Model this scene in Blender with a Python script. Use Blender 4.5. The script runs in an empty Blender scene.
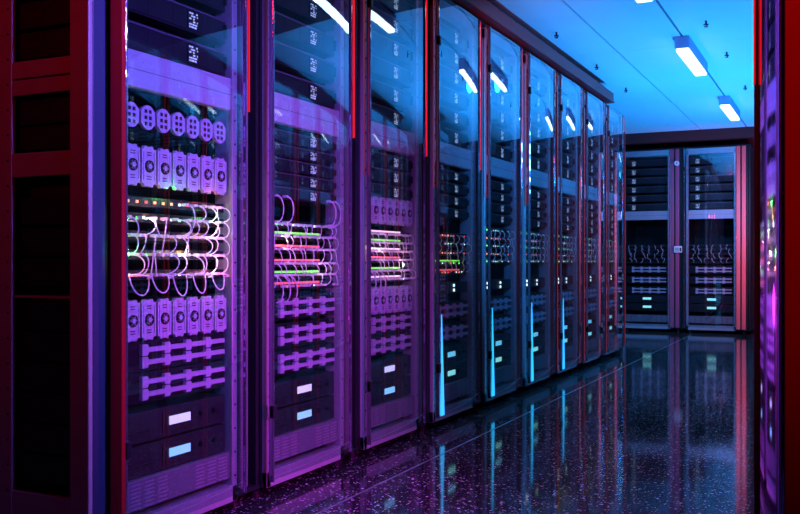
import bpy, bmesh, math, random
from mathutils import Vector, Matrix
random.seed(11)
S = bpy.context.scene
COL = S.collection
PI = math.pi
F, THETA, H = 930.0, math.atan(443/930.0), 0.87      # focal length in pixels, yaw, eye height
CEIL = 2.47
W = 0.767                                            # cabinet pitch
RX = -1.87                                           # glass plane of the left row

# ------------------------------------------------------------------ materials
def mat(name, col, rough=.5, metal=0, spec=.5, emit=None, es=0, coat=0, noise=0, nscale=40, bump=0):
    m = bpy.data.materials.new(name); m.use_nodes = True
    nt = m.node_tree; b = nt.nodes['Principled BSDF']
    b.inputs['Base Color'].default_value = (*col, 1)
    b.inputs['Roughness'].default_value = rough
    b.inputs['Metallic'].default_value = metal
    b.inputs['Specular IOR Level'].default_value = spec
    b.inputs['Coat Weight'].default_value = coat
    if emit:
        b.inputs['Emission Color'].default_value = (*emit, 1)
        b.inputs['Emission Strength'].default_value = es
    if noise or bump:
        tc = nt.nodes.new('ShaderNodeTexCoord')
        n = nt.nodes.new('ShaderNodeTexNoise'); n.inputs['Scale'].default_value = nscale; n.inputs['Detail'].default_value = 4
        nt.links.new(tc.outputs['Object'], n.inputs['Vector'])
        if noise:
            mx = nt.nodes.new('ShaderNodeMix'); mx.data_type = 'RGBA'
            mx.inputs[6].default_value = (*[c*(1-noise) for c in col], 1)
            mx.inputs[7].default_value = (*[min(1, c*(1+noise)) for c in col], 1)
            nt.links.new(n.outputs['Fac'], mx.inputs[0]); nt.links.new(mx.outputs[2], b.inputs['Base Color'])
        if bump:
            bp = nt.nodes.new('ShaderNodeBump'); bp.inputs['Strength'].default_value = bump; bp.inputs['Distance'].default_value = .01
            nt.links.new(n.outputs['Fac'], bp.inputs['Height']); nt.links.new(bp.outputs['Normal'], b.inputs['Normal'])
    return m

def glass_mat(name, tint, ior, refl=1.0, wav=0.0):
    m = bpy.data.materials.new(name); m.use_nodes = True
    nt = m.node_tree; nt.nodes.clear()
    out = nt.nodes.new('ShaderNodeOutputMaterial')
    mix = nt.nodes.new('ShaderNodeMixShader')
    tr = nt.nodes.new('ShaderNodeBsdfTransparent'); tr.inputs[0].default_value = (*tint, 1)
    gl = nt.nodes.new('ShaderNodeBsdfGlossy'); gl.inputs['Roughness'].default_value = .01
    gl.inputs['Color'].default_value = (refl, refl, refl, 1)
    fr = nt.nodes.new('ShaderNodeFresnel'); fr.inputs['IOR'].default_value = ior
    if wav:
        tc = nt.nodes.new('ShaderNodeTexCoord')
        mp = nt.nodes.new('ShaderNodeMapping'); mp.inputs['Scale'].default_value = (6, 6, .8)
        n = nt.nodes.new('ShaderNodeTexNoise'); n.inputs['Scale'].default_value = 2; n.inputs['Detail'].default_value = 1
        bp = nt.nodes.new('ShaderNodeBump'); bp.inputs['Strength'].default_value = wav; bp.inputs['Distance'].default_value = .02
        nt.links.new(tc.outputs['Object'], mp.inputs[0]); nt.links.new(mp.outputs[0], n.inputs['Vector'])
        nt.links.new(n.outputs['Fac'], bp.inputs['Height']); nt.links.new(bp.outputs[0], gl.inputs['Normal'])
    ge = nt.nodes.new('ShaderNodeNewGeometry')               # only the outer face of a pane mirrors
    sb = nt.nodes.new('ShaderNodeMath'); sb.operation = 'SUBTRACT'; sb.inputs[0].default_value = 1
    mu = nt.nodes.new('ShaderNodeMath'); mu.operation = 'MULTIPLY'
    bo = nt.nodes.new('ShaderNodeMath'); bo.operation = 'MULTIPLY'; bo.use_clamp = True; bo.inputs[1].default_value = 1.6   # both faces of the coated pane mirror
    nt.links.new(fr.outputs[0], bo.inputs[0])
    nt.links.new(ge.outputs['Backfacing'], sb.inputs[1]); nt.links.new(sb.outputs[0], mu.inputs[0]); nt.links.new(bo.outputs[0], mu.inputs[1])
    nt.links.new(mu.outputs[0], mix.inputs[0]); nt.links.new(tr.outputs[0], mix.inputs[1])
    nt.links.new(gl.outputs[0], mix.inputs[2]); nt.links.new(mix.outputs[0], out.inputs[0])
    return m

M = dict(
    rail=mat('rail_metal', (.42, .42, .46), .42, .35, noise=.12, nscale=60),
    dark=mat('dark_metal', (.014, .014, .018), .38, .3, noise=.25, nscale=30),
    bluepost=mat('blue_lit_post', (.03, .045, .085), .5, .1, noise=.1),  # blue light on the left rack's side strip, put into its base colour
    plumpost=mat('plum_lit_post', (.30, .06, .14), .4, .1),  # reddish light on the left end post, put into its base colour
    coralpost=mat('coral_lit_post', (.9, .14, .14), .4, .1),  # strong red light on the right end post, put into its colour
    redbeam_dark=mat('maroon_beam_paint', (.07, .008, .010), .5),
    header=mat('header_metal', (.60, .60, .63), .45, .2, noise=.12, nscale=50),
    redglint=mat('red_glint_base', (.5, .01, .02), .3, .2, noise=.1),  # colour of red reflections along the door edges
    black=mat('black_plastic', (.008, .008, .010), .5),
    post=mat('post_metal', (.13, .125, .15), .35, .15, noise=.2, nscale=20),
    chassis=mat('chassis_metal', (.022, .022, .028), .45, .3, noise=.2, nscale=80),
    blade=mat('blade_metal', (.68, .68, .76), .4, .2, noise=.25, nscale=120),
    caddy=mat('caddy_metal', (.68, .66, .76), .4, .2, noise=.15, nscale=90),
    vent=mat('vent_metal', (.20, .20, .22), .5, .2, noise=.15, nscale=60),
    slot=mat('vent_slot', (.36, .34, .38), .5),
    cable=mat('cable_rubber', (.90, .85, .88), .4),
    plug=mat('plug_plastic', (.85, .8, .85), .35),
    redframe=mat('red_painted_frame', (.42, .30, .30), .5, .1, noise=.2, nscale=12),
    redbeam=mat('red_beam_paint', (.40, .004, .006), .4, .1, noise=.2, nscale=8),
    chrome=mat('polished_edge', (.75, .72, .85), .06, 1.0),
    edge=mat('glass_edge', (.42, .46, .55), .10, .9, bump=.5, nscale=9),
    wall=mat('wall_paint', (.05, .05, .06), .7, noise=.1),
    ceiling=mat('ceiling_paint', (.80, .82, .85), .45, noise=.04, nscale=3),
    ceiling_dark=mat('ceiling_darkened', (.03, .03, .04), .6),  # near ceiling, unseen, darkened to give the door reflections an edge
    seam=mat('seam_black', (.01, .01, .015), .6),
    metal_strip=mat('floor_strip_metal', (.45, .50, .55), .3, .8),
    housing=mat('lamp_housing', (.50, .38, .60), .5, .2),
    lamp=mat('lamp_tube', (1, 1, 1), .4, emit=(.72, .93, 1), es=4),
    glyph=mat('indicator_light', (.8, .9, 1), .4, emit=(.55, .80, .95), es=.75),
    lcd=mat('lcd_lilac', (.8, .9, 1), .4, emit=(.62, .72, 1), es=1.1),
    lcd2=mat('lcd_cyan', (.5, .9, 1), .4, emit=(.16, .72, .95), es=1.1),
    lcd3=mat('lcd_mint', (.5, 1, .9), .4, emit=(.30, .95, .85), es=1.1),
    white_led=mat('led_white', (1, 1, 1), .4, emit=(.65, .9, 1), es=2.0),
    green_led=mat('led_green', (.2, 1, .2), .4, emit=(.10, 1, .10), es=3.0),
    orange_led=mat('led_orange', (1, .4, .2), .4, emit=(1, .26, .10), es=3.0),
    red_led=mat('led_red', (1, .1, .1), .4, emit=(1, .05, .05), es=2.2),
    greenbar=mat('light_bar_green', (.2, 1, .2), .4, emit=(.28, 1, .06), es=1.3),
    redbar=mat('light_bar_red', (1, .2, .2), .4, emit=(1, .10, .10), es=1.2),
    whitebar=mat('light_bar_pink', (1, .7, .8), .4, emit=(1, .62, .70), es=1.5),
    redstrip=mat('red_strip_bright', (.1, 0, 0), .6, emit=(1, .008, .025), es=.75),  # emission imitates red reflected in glass edges
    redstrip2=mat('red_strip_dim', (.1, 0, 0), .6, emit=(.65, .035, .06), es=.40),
    bluestrip=mat('blue_strip', (.2, .7, 1), .4, emit=(.02, .48, .95), es=1.3),  # emission imitates a blue reflection at the door edge
    pane=glass_mat('door_glass', (.93, .94, .98), 2.3, 1.0, .006),
    lockplate=mat('lock_plate', (.75, .75, .8), .4, .2),
)
def add_streaks():
    """polished dark granite with pale grains"""
    m = bpy.data.materials.new('granite_floor'); m.use_nodes = True
    nt = m.node_tree; b = nt.nodes['Principled BSDF']
    tc = nt.nodes.new('ShaderNodeTexCoord')
    def grains(scale, thr, keep):
        v = nt.nodes.new('ShaderNodeTexVoronoi'); v.inputs['Scale'].default_value = scale
        nt.links.new(tc.outputs['Object'], v.inputs['Vector'])
        lt = nt.nodes.new('ShaderNodeMath'); lt.operation = 'LESS_THAN'; lt.inputs[1].default_value = thr
        nt.links.new(v.outputs['Distance'], lt.inputs[0])
        sx = nt.nodes.new('ShaderNodeSeparateColor'); nt.links.new(v.outputs['Color'], sx.inputs[0])
        gt = nt.nodes.new('ShaderNodeMath'); gt.operation = 'GREATER_THAN'; gt.inputs[1].default_value = keep
        nt.links.new(sx.outputs[0], gt.inputs[0])
        mu = nt.nodes.new('ShaderNodeMath'); mu.operation = 'MULTIPLY'
        nt.links.new(lt.outputs[0], mu.inputs[0]); nt.links.new(gt.outputs[0], mu.inputs[1])
        m2 = nt.nodes.new('ShaderNodeMath'); m2.operation = 'MULTIPLY'
        nt.links.new(mu.outputs[0], m2.inputs[0]); nt.links.new(sx.outputs[1], m2.inputs[1])
        return m2
    a, c = grains(80, .31, .52), grains(36, .22, .72)
    ad = nt.nodes.new('ShaderNodeMath'); ad.operation = 'MAXIMUM'
    nt.links.new(a.outputs[0], ad.inputs[0]); nt.links.new(c.outputs[0], ad.inputs[1])
    mx = nt.nodes.new('ShaderNodeMix'); mx.data_type = 'RGBA'
    mx.inputs[6].default_value = (.020, .020, .022, 1); mx.inputs[7].default_value = (.85, .85, .85, 1)
    nt.links.new(ad.outputs[0], mx.inputs[0]); nt.links.new(mx.outputs[2], b.inputs['Base Color'])
    n = nt.nodes.new('ShaderNodeTexNoise'); n.inputs['Scale'].default_value = 5; n.inputs['Detail'].default_value = 5
    nt.links.new(tc.outputs['Object'], n.inputs['Vector'])
    bp = nt.nodes.new('ShaderNodeBump'); bp.inputs['Strength'].default_value = .03; bp.inputs['Distance'].default_value = .01
    nt.links.new(n.outputs['Fac'], bp.inputs['Height']); nt.links.new(bp.outputs[0], b.inputs['Normal'])
    b.inputs['Roughness'].default_value = .07
    b.inputs['IOR'].default_value = 1.75
    return m
M['floor'] = add_streaks()

# ------------------------------------------------------------------ mesh helpers
class MB:
    def __init__(s): s.bm = bmesh.new(); s.mats = []
    def _mi(s, m):
        if m not in s.mats: s.mats.append(m)
        return s.mats.index(m)
    def box(s, x0, x1, y0, y1, z0, z1, m, bevel=0):
        bm = bmesh.new(); bmesh.ops.create_cube(bm, size=1)
        for v in bm.verts:
            v.co = Vector(((x0+x1)/2+v.co.x*(x1-x0), (y0+y1)/2+v.co.y*(y1-y0), (z0+z1)/2+v.co.z*(z1-z0)))
        if bevel: bmesh.ops.bevel(bm, geom=bm.edges[:], offset=bevel, segments=2, affect='EDGES', profile=.5)
        s._merge(bm, m); return s
    def _merge(s, bm, m, smooth=False):
        i = s._mi(m)
        for f in bm.faces: f.material_index = i; f.smooth = smooth
        me = bpy.data.meshes.new('t'); bm.to_mesh(me); bm.free()
        s.bm.from_mesh(me); bpy.data.meshes.remove(me)
    def poly(s, pts, x0, x1, m, bevel=0):
        """outline in the (y,z) plane extruded along x"""
        bm = bmesh.new()
        f = bm.faces.new([bm.verts.new((x1, y, z)) for y, z in pts])
        r = bmesh.ops.extrude_face_region(bm, geom=[f])
        for v in r['geom']:
            if isinstance(v, bmesh.types.BMVert): v.co.x = x0
        bmesh.ops.recalc_face_normals(bm, faces=bm.faces[:])
        if bevel: bmesh.ops.bevel(bm, geom=bm.edges[:], offset=bevel, segments=1, affect='EDGES')
        s._merge(bm, m); return s
    def plan(s, pts, z0, z1, m, smooth=False):
        bm = bmesh.new()
        f = bm.faces.new([bm.verts.new((x, y, z0)) for x, y in pts])
        r = bmesh.ops.extrude_face_region(bm, geom=[f])
        for v in r['geom']:
            if isinstance(v, bmesh.types.BMVert): v.co.z = z1
        bmesh.ops.recalc_face_normals(bm, faces=bm.faces[:])
        s._merge(bm, m, smooth); return s
    def sheet(s, pts, thick, z0, z1, m):
        """slab that follows a curve in plan; its curved faces are smooth, its edges sharp"""
        P = [Vector(p) for p in pts]; N = []
        for i in range(len(P)):
            t = (P[min(i+1, len(P)-1)]-P[max(i-1, 0)]).normalized(); N.append(Vector((-t.y, t.x)))
        Q = [p+n*thick for p, n in zip(P, N)]
        for side, sm in ((P, True), (Q[::-1], True), ([P[-1], Q[-1]], False), ([Q[0], P[0]], False)):
            bm = bmesh.new()
            lo = [bm.verts.new((p.x, p.y, z0)) for p in side]; hi = [bm.verts.new((p.x, p.y, z1)) for p in side]
            for i in range(len(lo)-1): bm.faces.new((lo[i], lo[i+1], hi[i+1], hi[i]))
            s._merge(bm, m, sm)
        for z, flip in ((z1, False), (z0, True)):
            bm = bmesh.new(); a = [bm.verts.new((p.x, p.y, z)) for p in P]; b = [bm.verts.new((p.x, p.y, z)) for p in Q]
            for i in range(len(a)-1):
                f = (a[i], a[i+1], b[i+1], b[i]); bm.faces.new(f[::-1] if flip else f)
            s._merge(bm, m)
        return s
    def cyl(s, c, r, h, axis, m, seg=20, r2=None):
        bm = bmesh.new()
        bmesh.ops.create_cone(bm, segments=seg, radius1=r, radius2=r if r2 is None else r2, depth=h, cap_ends=True)
        R = {'z': Matrix(), 'x': Matrix.Rotation(PI/2, 4, 'Y'), 'y': Matrix.Rotation(PI/2, 4, 'X')}[axis]
        for v in bm.verts: v.co = R @ v.co + Vector(c)
        s._merge(bm, m, False); return s
    def ring(s, c, r, t, m, seg=18):
        bm = bmesh.new(); V = []
        for i in range(seg):
            a = 2*PI*i/seg; row = []
            for j in range(6):
                b = 2*PI*j/6; q = r+t*math.cos(b)
                row.append(bm.verts.new((c[0]+t*math.sin(b), c[1]+q*math.cos(a), c[2]+q*math.sin(a))))
            V.append(row)
        for i in range(seg):
            for j in range(6):
                bm.faces.new((V[i][j], V[(i+1) % seg][j], V[(i+1) % seg][(j+1) % 6], V[i][(j+1) % 6]))
        bmesh.ops.recalc_face_normals(bm, faces=bm.faces[:])
        s._merge(bm, m, True); return s
    def tube(s, pts, r, m, seg=6):
        bm = bmesh.new(); rows = []
        P = [Vector(p) for p in pts]
        for i, p in enumerate(P):
            t = (P[min(i+1, len(P)-1)]-P[max(i-1, 0)]).normalized()
            a = t.cross(Vector((0, .3, 1)) if abs(t.z) < .9 else Vector((0, 1, 0))).normalized(); b = t.cross(a)
            rows.append([bm.verts.new(p+r*(math.cos(2*PI*k/seg)*a+math.sin(2*PI*k/seg)*b)) for k in range(seg)])
        for i in range(len(rows)-1):
            for k in range(seg):
                bm.faces.new((rows[i][k], rows[i][(k+1) % seg], rows[i+1][(k+1) % seg], rows[i+1][k]))
        bm.faces.new(rows[0]); bm.faces.new(rows[-1][::-1])
        bmesh.ops.recalc_face_normals(bm, faces=bm.faces[:])
        s._merge(bm, m, True); return s
    def build(s, name, parent=None, loc=None):
        me = bpy.data.meshes.new(name); s.bm.to_mesh(me); s.bm.free()
        for m in s.mats: me.materials.append(m)
        o = bpy.data.objects.new(name, me); COL.objects.link(o)
        if parent: o.parent = parent
        if loc is not None: o.location = loc
        return o

def bezier(p0, p1, p2, p3, n=14):
    r = []
    for i in range(n+1):
        t = i/n; u = 1-t
        r.append(tuple(u**3*a+3*u*u*t*b+3*u*t*t*c+t**3*d for a, b, c, d in zip(p0, p1, p2, p3)))
    return r

def tag(o, label=None, cat=None, group=None, kind=None):
    if label: o['label'] = label
    if cat: o['category'] = cat
    if group: o['group'] = group
    if kind: o['kind'] = kind
    return o
def thing(name, label, cat, group=None, loc=(0, 0, 0), rz=0):
    o = bpy.data.objects.new(name, None); COL.objects.link(o)
    o.location = loc; o.rotation_euler.z = rz; o.empty_display_size = .1
    return tag(o, label, cat, group)
KIDS = {}
def kids(o):
    return [c for c in bpy.data.objects if c.parent == o]
def copy_tree(o, parent=None, tree=None):
    c = o.copy(); COL.objects.link(c)
    if parent: c.parent = parent
    if o.name not in KIDS: KIDS[o.name] = kids(o)
    for ch in KIDS[o.name]: copy_tree(ch, c)
    return c

# ------------------------------------------------------------------ the setting
def struct(mb, name): return tag(mb.build(name), kind='structure')
struct(MB().box(-6, 3, -3, 13.2, -.1, 0, M['floor']), 'floor')
SX = [-1.55, -1.03, .50, 2.0]
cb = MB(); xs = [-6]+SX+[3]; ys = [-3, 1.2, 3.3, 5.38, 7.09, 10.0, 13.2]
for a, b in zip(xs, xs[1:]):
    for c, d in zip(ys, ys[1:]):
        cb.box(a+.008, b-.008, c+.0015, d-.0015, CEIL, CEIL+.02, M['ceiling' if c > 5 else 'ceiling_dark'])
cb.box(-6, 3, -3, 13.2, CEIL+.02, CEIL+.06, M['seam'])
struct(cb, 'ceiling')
struct(MB().box(-3.6, -3.5, -3, 13.2, 0, CEIL, M['wall']), 'wall_left')
struct(MB().box(1.6, 1.7, -3, 13.2, 0, CEIL, M['wall']), 'wall_right')
struct(MB().box(-3.6, 1.7, 12.75, 12.85, 0, CEIL, M['wall']), 'wall_back')
struct(MB().box(-3.6, 1.7, -3, -2.9, 0, CEIL, M['wall']), 'wall_front')
struct(MB().box(-2.02, -1.845, 2.0, 8.30, 2.285, 2.372, M['redbeam']).box(-1.845, -1.838, 2.0, 8.30, 2.285, 2.30, M['redbeam']), 'trim_1')
struct(MB().box(-3.4, .9, 11.70, 11.86, 2.345, CEIL, M['redbeam_dark']), 'trim_2')
struct(MB().box(-1.644, -1.637, -1, 11.6, 0, .0012, M['metal_strip']), 'trim_3')

# ------------------------------------------------------------------ cabinet
def make_cabinet(name, label, cat, group, strip='top', wedge=False, lock=False, pane=True, knob=False, post='post'):
    t = thing(name, label, cat, group)
    D = -.86
    # body: sides, back, top, plinth
    b = MB()
    b.box(D, -.055, .004, .022, .06, 2.26, M['dark']).box(D, -.055, W-.022, W-.004, .06, 2.26, M['dark'])
    b.box(D, D+.015, .022, W-.022, .06, 2.26, M['dark'])
    b.box(D, -.03, .004, W-.004, 2.26, 2.275, M['dark'])
    b.box(D, -.05, .004, W-.004, .045, .06, M['dark'])
    b.build('cabinet_body', t)
    for z0, z1, n in ((.040, .098, 'bottom_rail'), (2.19, 2.255, 'top_rail')):
        MB().box(-.09, -.036, .022, .605, z0, z1, M['rail'], .003).build(n, t)
    h = MB().box(-.075, -.042, .05, .575, 1.395, 1.505, M['header'], .003)
    h.box(-.0425, -.041, .05, .575, 1.447, 1.4485, M['black'])
    for yy in (.13, .30, .34): h.cyl((-.041, yy, 1.475), .003, .004, 'x', M['lockplate'], 8)
    h.build('header_panel', t)
    for y0, y1 in ((.022, .050), (.575, .605)):
        r = MB().box(-.11, -.036, y0, y1, .04, 2.25, M['rail'], .003)
        for k in range(26): r.cyl((-.0355, (y0+y1)/2, .13+k*.082), .004, .003, 'x', M['black'], 8)
        r.build('rack_rail', t)
    # channel between cabinets
    c = MB()
    q = -.05 if post == 'post' else 0
    c.box(-.13, -.025+q, .607, .650, .06, 2.26, M[post], .004)
    c.box(-.13, -.045+q, .650, .668, .06, 2.26, M['black'])
    c.box(-.13, -.015+q, .668, .715, .06, 2.26, M[post], .006)
    c.box(-.13, -.035+q, .717, .742, .06, 2.26, M['dark'], .004)
    c.build('side_post', t)
    if strip == 'top':  # glowing strips draw the red pillar's reflection in the door edges
        MB().box(-.020, -.012, .652, .658, 1.40, 2.25, M['redstrip']).build('red_glow_strip', t)
        MB().box(-.016, -.012, .742, .745, 1.25, 2.25, M['redstrip2']).build('red_glow_strip', t)
    elif strip == 'full':
        MB().box(-.014, .006, .640, .668, .08, 2.1, M['redglint']).box(.006, .007, .648, .660, .08, 1.9, M['redstrip2']).build('red_glow_strip', t)
        MB().box(-.016, -.011, .700, .709, .12, 2.25, M['redstrip2']).build('red_glow_strip', t)
    if wedge:  # blue reflection drawn as a glowing wedge, no lamp there
        bm = MB()
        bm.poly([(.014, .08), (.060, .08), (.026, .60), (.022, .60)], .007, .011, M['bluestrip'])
        tag(bm.build('blue_glint_wedge', t), 'tapering bright blue reflection made as a glowing wedge at the door edge')
    if strip == 'first':  # red reflection on the first door's edges, built as solid bars
        MB().box(-.026, -.020, .652, .658, 1.40, 2.25, M['redstrip']).build('red_glow_strip', t)
        tag(MB().box(-.030, .012, -.024, -.008, .04, 2.30, M['redglint']).build('edge_glint_bar', t), 'deep red painted reflection band at the left door edge')
    if pane:
        SAG = .007
        d = MB().sheet([(-.004+SAG*(1-(2*k/24-1)**2), .010+.590*k/24) for k in range(25)], .006, .075, 2.25, M['pane']).build('glass_door', t)
        e = MB().box(-.014, .006, .0, .010, .07, 2.255, M['edge'], .003)
        e.build('door_edge', d)
        MB().box(-.010, .003, .600, .606, .07, 2.255, M['edge'], .002).build('door_edge', d)
        hg = MB().box(.002, .022, .575, .585, .86, 1.06, M['post'], .003)
        for z in (.30, 1.98):
            MB().box(-.012, .010, .000, .022, z, z+.05, M['dark'], .003).build('hinge', d)
    if lock:
        l = MB().box(-.03, .006, .655, .750, .985, 1.065, M['lockplate'], .004)
        for k in range(3): l.box(.006, .0075, .668, .715, 1.0+k*.018, 1.008+k*.018, M['black'])
        l.box(.006, .0075, .724, .744, 1.0, 1.045, M['black'])
        tag(l.build('door_lock', t), 'pale rectangular lock plate with black bars')
    if knob:
        MB().cyl((.0, .69, 2.08), .030, .03, 'x', M['lockplate'], 24).ring((.016, .69, 2.08), .026, .004, M['blade']).cyl((.017, .69, 2.08), .008, .006, 'x', M['black'], 12).build('round_knob', t)
    # ventilated bottom panel
    v = MB().box(-.075, -.045, .052, .573, .122, .212, M['vent'], .003)
    for i in range(8):
        for k in range(7):
            if i in (3, 4): continue
            y = .075+i*.062; z = .127+k*.0118
            v.box(-.0455, -.0435, y, y+.045, z, z+.004, M['slot'])
    v.build('vent_panel', t)
    for x in (-.80, -.12):
        for y in (.06, W-.08):
            MB().cyl((x, y, .0225), .022, .045, 'z', M['black'], 14).cyl((x, y, .004), .03, .008, 'z', M['black'], 14).build('foot', t)
    return t

# ------------------------------------------------------------------ equipment (local to a cabinet's frame)
PR = {}
def proto_server(key, ipos):
    t = thing('rack_server', '', 'server'); 
    b = MB().box(-.55, -.060, .058, .568, 0, .084, M['chassis'], .002)
    b.box(-.0605, -.056, .058, .568, .074, .080, M['post'])
    b.box(-.0605, -.057, .07, .556, .006, .009, M['black'])
    for y in (.17, .29, .47): b.box(-.0605, -.059, y, y+.0015, .008, .074, M['black'])
    b.build('chassis', t)
    g = MB().box(-.060, -.056, ipos-.030, ipos+.030, .010, .070, M['black'])
    rnd = random.Random(3)
    for r in range(6):
        y = ipos-.024
        while y < ipos+.018:
            w = rnd.choice((.004, .007, .010)); 
            if rnd.random() < .62: g.box(-.0562, -.055, y, min(y+w, ipos+.024), .014+r*.009, .019+r*.009, M['glyph'])
            y += w+.003
    tag(g.build('indicator_panel', t), 'small black panel of pale indicator lights')
    for y in (.066, .552):
        MB().box(-.058, -.046, y, y+.008, .02, .064, M['dark'], .002).build('handle', t)
    return t
def proto_blade():
    t = thing('blade_module', '', 'blade module')
    w = .068; hh = .126
    o = [(.004, .010), (.012, .010), (.018, .0), (.034, .004), (.052, .0), (.058, .010), (w, .010), (w, hh-.010), (.058, hh-.010), (.052, hh), (.034, hh-.004), (.018, hh), (.012, hh-.010), (.004, hh-.010)]
    MB().box(-.45, -.064, .005, w-.001, .006, hh-.006, M['black']).build('module_body', t)
    b = MB().poly(o, -.064, -.052, M['blade'], 0)
    b.box(-.0525, -.049, .010, .014, .02, hh-.02, M['caddy']).box(-.0525, -.049, .059, .063, .02, hh-.02, M['caddy'])
    for z in (.022, .030, .096, .104): b.box(-.0525, -.051, .026, .046, z, z+.003, M['black'])
    b.build('faceplate', t)
    f = MB().cyl((-.051, .036, .063), .019, .004, 'x', M['black'], 20)
    f.ring((-.048, .036, .063), .0165, .0022, M['dark']).cyl((-.048, .036, .063), .008, .004, 'x', M['blade'], 12)
    for k in range(6):
        a = k*PI/3
        f.cyl((-.0485, .036+.0125*math.cos(a), .063+.0125*math.sin(a)), .0018, .003, 'x', M['blade'], 6)
    f.build('fan_ring', t)
    return t
def proto_hex():
    t = thing('port_module', '', 'port module')
    o = [(.004, .018), (.020, .004), (.030, 0), (.042, 0), (.052, .004), (.067, .018), (.067, .056), (.052, .070), (.042, .074), (.030, .074), (.020, .070), (.004, .056)]
    MB().poly(o, -.066, -.055, M['blade']).build('faceplate', t)
    MB().box(-.40, -.066, .005, .066, .006, .068, M['black']).build('module_body', t)
    g = MB()
    for i in range(2):
        for k in range(3): g.box(-.056, -.0535, .019+i*.020, .030+i*.020, .012+k*.019, .023+k*.019, M['black'])
    g.build('port_grid', t)
    return t
def proto_storage():
    t = thing('storage_unit', '', 'storage unit')
    MB().box(-.55, -.062, .058, .568, 0, .094, M['dark'], .002).build('chassis', t)
    for r in range(2):
        for c in range(4):
            y = .135+c*.104; z = .016+r*.038
            o = [(y, z-.006), (y+.024, z-.006), (y+.030, z+.004), (y+.104, z+.004), (y+.104, z+.018), (y+.030, z+.018), (y+.024, z+.028), (y, z+.028)]
            MB().poly(o, -.063, -.050, M['caddy']).build('drive_caddy', t)
    return t
def proto_display(scr):
    t = thing('display_unit', '', 'control unit')
    b = MB().box(-.55, -.062, .058, .568, 0, .094, M['chassis'], .002).box(-.063, -.058, .24, .40, .012, .082, M['black'], .002)
    b.box(-.063, -.058, .07, .20, .03, .036, M['dark'])
    b.build('chassis', t)
    MB().box(-.059, -.055, .268, .372, .036, .063, M[scr]).build('lcd_screen', t)
    for y in (.43, .50): MB().cyl((-.055, y, .05), .009, .012, 'x', M['dark'], 14).build('knob', t)
    return t
def proto_switch(kind):
    """thin network switch; kind picks the lights shown"""
    t = thing('network_switch', '', 'network switch')
    b = MB().box(-.45, -.066, .058, .568, 0, .030, M['dark'], .002)
    for k in range(24): b.box(-.0665, -.065, .075+k*.0200, .088+k*.0200, .006, .022, M['black'])
    b.build('chassis', t)
    r = random.Random(kind)
    if kind in ('bar_green', 'bar_red', 'bar_white'):
        mm = {'bar_green': 'greenbar', 'bar_red': 'redbar', 'bar_white': 'whitebar'}[kind]
        MB().box(-.066, -.058, .062, .44, .023, .031, M[mm]).build('light_bar', t)
    n = 0
    for k in range(12):
        if kind != 'plain' and r.random() < .55:
            c = r.choice(('green_led', 'green_led', 'white_led') if kind == 'dots2' else ('green_led', 'orange_led', 'orange_led', 'white_led', 'red_led'))
            y = .082+k*.040
            MB().box(-.066, -.062, y, y+.009, .010, .018, M[c]).build('led', t); n += 1
    return t
def proto_led_unit():
    t = thing('power_unit', '', 'power unit')
    MB().box(-.55, -.062, .058, .568, 0, .060, M['chassis'], .002).build('chassis', t)
    for y in (.13, .36):
        for z in (.016, .042): MB().cyl((-.06, y, z), .0085, .008, 'x', M['white_led'], 10).build('led', t)
    return t
PR['server_r'] = proto_server('r', .39); PR['server_l'] = proto_server('l', .16)
PR['blade'] = proto_blade(); PR['hex'] = proto_hex(); PR['storage'] = proto_storage()
for s in ('lcd', 'lcd2', 'lcd3'): PR[s] = proto_display(s)
for s in ('plain', 'dots', 'dots2', 'bar_green', 'bar_red', 'bar_white'): PR[s] = proto_switch(s)
PR['led'] = proto_led_unit()

ORD = ['first', 'second', 'third', 'fourth', 'fifth', 'sixth', 'seventh', 'eighth', 'ninth', 'tenth', 'eleventh', 'twelfth']
def plug_cable(frame, y0, z0, y1, z1, bulge, out, r, plugs, label, group, colour='cable'):
    t = thing('patch_cable', label, 'cable', group, frame.location.copy(), frame.rotation_euler.z)
    fx = -.060
    p = bezier((fx+.016, y0, z0), (fx+.016+out, y0+bulge, z0), (fx+.016+out, y1+bulge, z1), (fx+.016, y1, z1), 14)
    MB().tube(p, r, M[colour]).build('cord', t)
    if plugs:
        for (y, z) in ((y0, z0), (y1, z1)):
            MB().box(fx-.004, fx+.020, y-.0055, y+.0055, z-.0045, z+.0045, M['plug'], .001).build('plug', t)
    return t

def place(key, frame, dy, z, label, group, cat=None):
    o = copy_tree(PR[key])
    v = Matrix.Rotation(frame.rotation_euler.z, 3, 'Z') @ Vector((0, dy, z))
    o.location = frame.location + v; o.rotation_euler.z = frame.rotation_euler.z
    o['label'] = label; o['group'] = group
    if cat: o['category'] = cat
    return o

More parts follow.
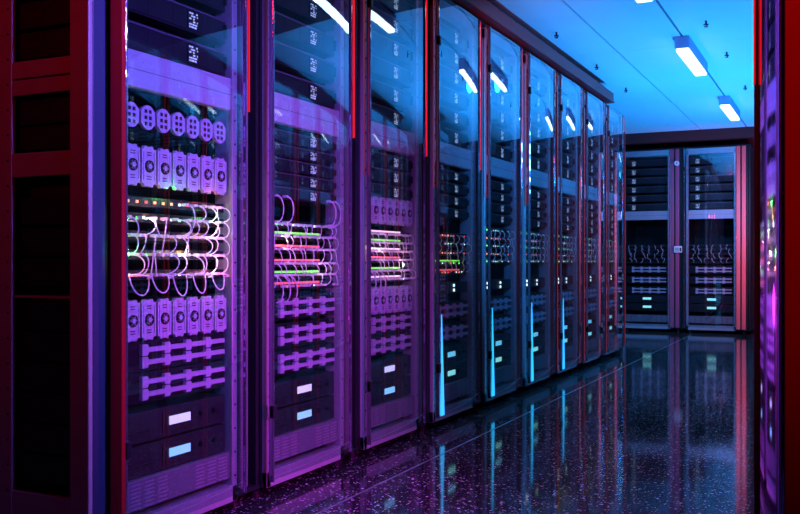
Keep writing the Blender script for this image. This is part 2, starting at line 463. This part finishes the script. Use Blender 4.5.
def fill(frame, where, style, n):
    """where: 'the second cabinet of the left row' ; style: list of (kind, z)"""
    rnd = random.Random(100+n)
    srv = 'server_l' if style == 'end' else 'server_r'
    for k in range(6):
        place(srv, frame, 0, 1.513+k*.110, f'dark rack server, {ORD[k]} above the header of {where}', f'rack servers above the header of {where}')
    if style == 'blade':
        for k in range(7): place('hex', frame, .058+k*.0728, 1.276, f'small octagonal port module, {ORD[k]} from left in {where}', f'port modules in {where}')
        for z, nm in ((1.100, 'upper'), (.630, 'lower')):
            for k in range(7): place('blade', frame, .058+k*.0728, z, f'pale blade module, {ORD[k]} from left in {nm} row of {where}', f'blade modules in {nm} row of {where}')
        sw = [('dots', 1.040), ('dots2', .990), ('dots', .936), ('dots2', .878), ('dots', .815)]
        st = [.536, .438]
    elif style == 'mixed':
        for k in range(3): place(srv, frame, 0, 1.17+k*.072, f'dark slim server, {ORD[k]} above the upper blade modules of {where}', f'slim servers above the blades of {where}').scale = (1, 1, .75)
        for z, nm in ((1.045, 'upper'), (.630, 'lower')):
            for k in range(7): place('blade', frame, .058+k*.0728, z, f'pale blade module, {ORD[k]} from left in {nm} row of {where}', f'blade modules in {nm} row of {where}')
        sw = [('bar_white', .985), ('bar_green', .945), ('bar_white', .905), ('bar_red', .865), ('bar_green', .815), ('bar_white', .775)]
        st = [.536, .438]
    elif style == 'dark':
        for k in range(5): place(srv, frame, 0, 1.11+k*.054, f'dark slim server, {ORD[k]} from bottom under the header of {where}', f'slim servers under the header of {where}').scale = (1, 1, .58)
        sw = [('bar_green', .965), ('bar_red', .915), ('dots', .872), ('bar_red', .828), ('bar_green', .800)]
        st = [.660, .550, .440]
        if n == 2: sw = [('dots2', 1.0), ('bar_green', .955), ('bar_red', .905), ('bar_red', .85), ('bar_green', .805), ('bar_red', .762)]; st = [.648, .542, .437]
    elif style == 'far':
        for k in range(4): place(srv, frame, 0, 1.11+k*.068, f'dark slim server, {ORD[k]} from bottom under the header of {where}', f'slim servers under the header of {where}').scale = (1, 1, .66)
        sw = [('dots2', 1.05), ('dots', 1.0), ('dots2', .955), ('dots', .905), ('dots2', .86)]
        if n == 4: sw = [('dots', 1.0), ('dots2', .955), ('dots', .905), ('bar_green', .85), ('bar_red', .80)]
        st = [.560, .440]
        place('led', frame, 0, .70, f'dark power unit with four white lights in {where}', 'power units with white lights')
    else:
        sw = [('plain', 1.06), ('plain', 1.01), ('plain', .955), ('plain', .90), ('plain', .85)]
        st = [.730, .600, .470]
    for i, (k, z) in enumerate(sw):
        place(k, frame, 0, z, f'thin network switch, {ORD[i]} from the top in {where}', f'network switches in {where}')
    for i, z in enumerate(st):
        place('storage', frame, 0, z, f'storage unit with pale drive caddies, {ORD[i]} from top in {where}', f'storage units in {where}')
    a, b = ('lcd', 'lcd2') if style in ('blade', 'mixed', 'dark') else (('lcd3', 'lcd3') if style == 'end' else ('lcd2', 'lcd3'))
    za, zb = (.318, .216) if style != 'end' else (.365, .262)
    place(a, frame, 0, za, f'dark control unit with lit screen, upper of two in {where}', f'control units in {where}')
    place(b, frame, 0, zb, f'dark control unit with lit screen, lower of two in {where}', f'control units in {where}')
    # cables
    rows = [z+.015 for _, z in sw]
    lab = f'thin white patch cable looping between the network switches of {where}'
    grp = f'patch cables in {where}'
    if n == 1:
        for i in range(len(rows)-1):
            ncl = (5, 9, 9, 9)[i]
            for k in range(ncl):
                y0 = (.34+k*.045 if i in (0,) else .075+k*.055)+rnd.uniform(-.006, .006)
                y0 = min(y0, .545)
                y1 = min(.555, max(.07, y0+rnd.uniform(-.03, .03)))
                tgt = rows[i+1] if rnd.random() < .7 or i+2 >= len(rows) else rows[i+2]
                plug_cable(frame, y0, rows[i], y1, tgt, rnd.choice((.02, .035, .05, -.02))*(1 if k < ncl-1 else .6), .010+((k*2+i) % 5)*.0065, .0020, True, lab, grp)
        for k in range(5):
            y0 = .10+k*.10
            plug_cable(frame, y0, rows[-1], y0+.02+rnd.uniform(0, .04), rows[-1]-.01, .02, .03, .0024, False, lab, grp)
            # hanging swag below the last switch
            t = thing('patch_cable', lab, 'cable', grp, frame.location.copy(), 0)
            w = rnd.uniform(.05, .10); dz = rnd.uniform(.07, .10)
            MB().tube(bezier((-.045, y0-.03, rows[-1]), (-.025, y0-.035, rows[-1]-dz), (-.025, y0-.03+w, rows[-1]-dz), (-.045, y0-.03+w, rows[-1]), 14), .0024, M['cable']).build('cord', t)
    elif n in (2, 3):
        if n == 2:
            for y in (.10, .17, .50, .54):
                plug_cable(frame, y, 1.12, y, 1.02, .045, .012, .0028, True, lab, grp)
        for i in range(len(rows)-1):
            for k in range(9):
                y0 = .08+k*.056+rnd.uniform(-.015, .015); y1 = min(.56, y0+rnd.uniform(-.02, .03))
                plug_cable(frame, min(y0, .55), rows[i], y1, rows[i+1], rnd.choice((.012, .025, -.01)), rnd.uniform(.01, .03), .0019, True, lab, grp)
        for k in range(3):
            y0 = .075+k*.05
            plug_cable(frame, y0, rows[-2], y0+.02, rows[-1]-.06, .04, .025, .0026, False, lab, grp)
    else:
        for i in range(len(rows)-1):
            for k in range(6):
                y0 = .09+k*.085+rnd.uniform(-.02, .02)
                plug_cable(frame, y0, rows[i], min(.56, y0+rnd.uniform(-.02, .03)), rows[i+1], rnd.choice((.012, .03, -.015)), .02, .003, False, lab, grp)

styles = {1: 'blade', 2: 'dark', 3: 'mixed'}
CAB = {}
for n in range(1, 10):
    where = f'the {ORD[n-1]} left-row cabinet'
    lab = {1: 'tall glass-fronted server cabinet nearest the camera, with rows of pale blade modules',
           2: 'tall purple-lit server cabinet, second of the left row, with three pale storage units',
           3: 'tall purple-lit server cabinet, third of the left row, with bright switches and blades'}.get(n, f'tall blue-lit glass-fronted server cabinet, {ORD[n-1]} from the camera in the left row')
    c = make_cabinet('server_cabinet', lab, 'server cabinet', 'server cabinets of the left row', 'first' if n == 1 else 'top' if n <= 5 else 'full', wedge=4 <= n <= 7)
    c.location = (RX, 2.078+(n-1)*W, 0); CAB[n] = c
    fill(c, where, styles.get(n, 'far'), n)
for n, (x, nm) in enumerate(((-2.53, 'left'), (-1.76, 'right'))):
    c = make_cabinet('server_cabinet', f'glass-fronted server cabinet facing the camera at the corridor end, {nm} of two', 'server cabinet', 'server cabinets at the corridor end', 'none', lock=(n == 0), knob=(n == 0), post=('plumpost', 'coralpost')[n])
    c.location = (x, 11.76, 0); c.rotation_euler.z = -PI/2; CAB[10+n] = c
    fill(c, f'the {nm} corridor-end cabinet', 'end', 10+n)

# the opposite row, seen in the glass doors and the polished floor
for n in range(8):
    c = copy_tree(CAB[9]); c.location = (.42, 3.2+(n+1)*W, 0); c.rotation_euler.z = PI
    c['label'] = 'server cabinet of the opposite row, seen only as a reflection in glass'; c['group'] = 'server cabinets of the opposite row'
    for k in range(6):
        place('server_r', c, 0, 1.513+k*.110, 'rack server above the header in the opposite row, seen only as a reflection', 'rack servers of the opposite row')
    for z in (.66, .55, .44): place('storage', c, 0, z, 'storage unit in the opposite row, seen only as a reflection', 'storage units of the opposite row')
# prototypes are not part of the place
def drop(o):
    for ch in kids(o): drop(ch)
    bpy.data.objects.remove(o)
for o in list(PR.values()): drop(o)

# ------------------------------------------------------------------ red open rack at far left
t = thing('equipment_rack', 'dark red open rack frame with black panels at the left picture edge', 'rack', loc=(-1.92, 1.99, 0))
fr = MB()
fr.box(-.072, 0, 0, .016, 0, 2.3, M['redframe'], .003)
fr.box(-.60, -.30, 0, .016, 0, 2.3, M['redframe'], .003)
for z0, z1 in ((0, .195), (1.12, 1.19), (1.36, 1.405), (1.41, 1.46), (1.75, 1.80), (2.2, 2.3)): fr.box(-.305, -.07, .001, .016, z0, z1, M['redframe'], .002)
fr.build('front_frame', t)
for k in range(26):
    if k % 1 == 0: pass
pv = MB()
for k in range(30): pv.cyl((-.315, -.001, .12+k*.075), .0035, .003, 'y', M['black'], 8)
pv.build('rivet_row', t)
MB().box(-.085, 0, .016, .075, 0, 2.3, M['bluepost'], .002).build('side_post', t)
MB().box(-.60, -.085, .060, .075, 0, 2.3, M['black']).build('back_panel', t)
MB().box(-.30, -.075, .006, .02, .765, .772, M['redframe']).build('shelf_edge', t)
for i, (z0, z1) in enumerate(((.22, .30), (.31, .39), (.40, .48), (.49, .57), (.58, .66), (.67, .75), (.80, .88), (.89, .97), (.98, 1.06), (1.20, 1.27), (1.275, 1.35), (1.47, 1.55), (1.56, 1.64), (1.65, 1.73))):
    o = MB().box(-.295, -.088, .024, .058, z0, z1, M['dark'], .003).box(-.27, -.20, .022, .025, (z0+z1)/2-.004, (z0+z1)/2+.004, M['black']).build('blanking_panel', None, (-1.92, 1.99, 0))
    tag(o, f'black slim equipment panel, {ORD[i] if i < 12 else ["thirteenth", "fourteenth"][i-12]} from the bottom in the dark red rack', 'rack panel', 'black panels in the dark red rack')

# ------------------------------------------------------------------ near right cabinet with a polished curved edge
t = thing('server_cabinet', 'dark red cabinet at the right picture edge with a curved mirror-like edge', 'cabinet', loc=(0, 0, 0))
b = MB().box(-.077, .36, 1.5, 2.6, .03, 2.42, M['redbeam'], .003)
b.box(-.0775, .36, 1.496, 1.5, .03, 2.42, M['redbeam'])
b.build('cabinet_body', t)
A, Bp = Vector((-.079, 1.500)), Vector((-.121, 1.566))
nrm = Vector((-.84, -.54)); pts = []
for k in range(17):
    s = k/16; p = A.lerp(Bp, s)+nrm*.0035*4*s*(1-s); pts.append((p.x, p.y))
pts = pts[::-1]
tag(MB().sheet(pts, .010, .03, 2.42, M['chrome']).build('curved_edge_panel', t), 'curved polished panel mirroring the cables of the left row')
MB().box(-.127, -.120, 1.566, 1.585, .03, 2.42, M['edge'], .001).build('edge_trim', t)
MB().box(-.1275, -.125, 1.563, 1.568, 1.15, 2.42, M['redstrip']).build('red_glow_strip', t)  # emissive red line along the panel edge
MB().box(-.06, .34, 1.52, 2.58, 0, .03, M['black']).build('plinth', t)

# ------------------------------------------------------------------ ceiling lamps and sprinklers
lamps = [(4.46, 'cut by the top picture edge'), (6.80, 'in the middle, largest one seen whole'), (9.42, 'farthest, near the corridor end')]
for y, w in lamps:
    t = thing('ceiling_lamp', f'white glowing box lamp under the blue ceiling, {w}', 'ceiling lamp', 'box lamps in line on the ceiling', (-1.03, y, CEIL))
    MB().box(-.05, .05, 0, 1.0, -.085, 0, M['housing'], .003).build('lamp_housing', t)
    MB().box(-.042, .042, .02, .98, -.105, -.083, M['lamp'], .004).build('lamp_tube', t)
spr = [(-1.80, 6.31), (-1.80, 7.48), (-1.80, 8.6), (-.82, 6.44), (-.80, 7.47), (-.80, 8.95)]
for i, (x, y) in enumerate(spr):
    side = 'left' if i < 3 else 'right'
    t = thing('ceiling_sprinkler', f'tiny dark sprinkler head on the {side} side of the ceiling, {ORD[i % 3]} from the camera', 'sprinkler', 'sprinkler heads on the ceiling', (x, y, CEIL))
    MB().cyl((0, 0, -.012), .007, .024, 'z', M['dark'], 12).box(-.016, .016, -.004, .004, -.030, -.022, M['dark']).build('stem', t)
    MB().cyl((.0, 0, -.040), .013, .004, 'z', M['dark'], 16).cyl((.006, 0, -.033), .004, .012, 'z', M['dark'], 8).build('deflector', t)

# ------------------------------------------------------------------ light
def lamp(kind, name, loc, col, power, aim=None, **kw):
    l = bpy.data.lights.new(name, kind); l.color = col; l.energy = power
    for k, v in kw.items(): setattr(l, k, v)
    o = bpy.data.objects.new(name, l); COL.objects.link(o); o.location = loc
    if aim: o.rotation_euler = (Vector(aim)-Vector(loc)).to_track_quat('-Z', 'Y').to_euler()
    return o
def area(name, loc, aim, col, power, sx, sy): return lamp('AREA', name, loc, col, power, aim, shape='RECTANGLE', size=sx, size_y=sy)
def spot(name, loc, aim, col, power, deg, blend=.6, r=.05): return lamp('SPOT', name, loc, col, power, aim, spot_size=math.radians(deg), spot_blend=blend, shadow_soft_size=r)
# unseen blue spots, added to brighten the ceiling
for y, p in ((5.4, 70), (7.0, 150), (8.8, 210), (10.8, 130)):
    spot('ceiling_fill', (-.5, y, .45), (-1.0, y+.3, CEIL), (.012, .30, 1), p*2, 120, 1.0, .05)
# light from the lamps
for y in (7.3, 9.9): spot('lamp_light', (-1.03, y, 2.34), (-1.03, y, 0), (.02, .42, 1), 70, 165, .6, .06)
# blue light along the far cabinets
spot('blue_light', (-.3, 2.9, 1.9), (-1.95, 6.4, 1.3), (.03, .30, 1), 420, 46, .9, .08)
# purple and magenta light on the near cabinets
spot('purple_light', (-.35, 2.03, 1.9), (-1.95, 2.5, 1.05), (.19, .11, 1), 330, 88, .9, .10)
spot('magenta_light', (-.35, 2.7, .65), (-1.9, 3.1, .65), (.80, .03, .80), 135, 88, .9, .10)
spot('magenta_light', (-.4, 2.6, 2.2), (-.9, 3.3, 0), (.80, .04, .50), 80, 70, .9, .10)
spot('blue_light', (-.75, 8.6, 2.25), (-2.0, 11.76, 1.0), (.03, .42, 1), 260, 50, .9, .05)
# red light on the left rack, the row's beam and the right post
spot('red_light', (-2.6, .3, 1.9), (-2.15, 1.99, 1.35), (1, .008, .012), 12, 70, .9, .10)
spot('red_light', (-1.45, 1.2, 2.25), (-1.87, 2.08, 1.75), (1, .01, .02), 5, 60, .9, .05)
spot('red_light', (-1.3, 3.6, 1.8), (-1.86, 6.4, 2.33), (1, .02, .03), 30, 34, .9, .05)
spot('red_light', (-.45, .3, 2.1), (-.02, 1.5, 1.3), (1, .01, .015), 45, 45, .8, .05)
spot('red_light', (-.35, 10.5, 1.25), (-1.0, 11.76, 1.2), (1, .03, .05), 80, 110, .9, .06)
# LED glow of the switches in the first cabinet
for y, z, c, p in ((.27, 1.078, (.1, 1, .15), .5), (.47, 1.078, (1, .15, .1), .3), (.20, 1.03, (1, .2, .1), .3), (.46, 1.02, (.1, 1, .1), .3), (.46, .965, (1, .3, .1), .3), (.36, .905, (1, .45, .1), .4), (.06, .9, (.1, 1, .1), .4), (.49, .845, (1, .1, .1), .3), (.07, .85, (1, .15, .1), .4)):
    lamp('POINT', 'led_cable_fill', (RX-.040, 2.078+y, z), c, p*.5, shadow_soft_size=.003)
for n, y, z, c in ((1, .15, 1.0, (1, .75, .9)), (1, .3, .9, (1, .75, .9)), (1, .45, .98, (1, .75, .9)), (1, .45, .86, (1, .75, .9)), (2, .15, .95, (1, .6, .7)), (2, .4, .85, (1, .6, .7)), (3, .15, .93, (1, .6, .7)), (3, .4, .86, (1, .6, .7))):
    lamp('POINT', 'led_cable_fill', (RX-.022, 2.078+(n-1)*W+y, z), c, .22, shadow_soft_size=.003)  # unseen pinkish points, added to whiten the cables
w = bpy.data.worlds.new('world'); S.world = w; w.use_nodes = True
w.node_tree.nodes['Background'].inputs[0].default_value = (.02, .02, .06, 1)
w.node_tree.nodes['Background'].inputs[1].default_value = .3

# ------------------------------------------------------------------ camera
cam = bpy.data.cameras.new('camera'); co = bpy.data.objects.new('camera', cam); COL.objects.link(co)
co.location = (0, 0, H); co.rotation_euler = (PI/2, 0, THETA)
cam.sensor_width = 36; cam.lens = F/800*36; cam.shift_y = 5/800; cam.clip_start = .02
S.camera = co
S.view_settings.view_transform = 'Standard'; S.view_settings.look = 'None'
S.view_settings.exposure = 0; S.view_settings.gamma = 1; S.view_settings.use_curve_mapping = False
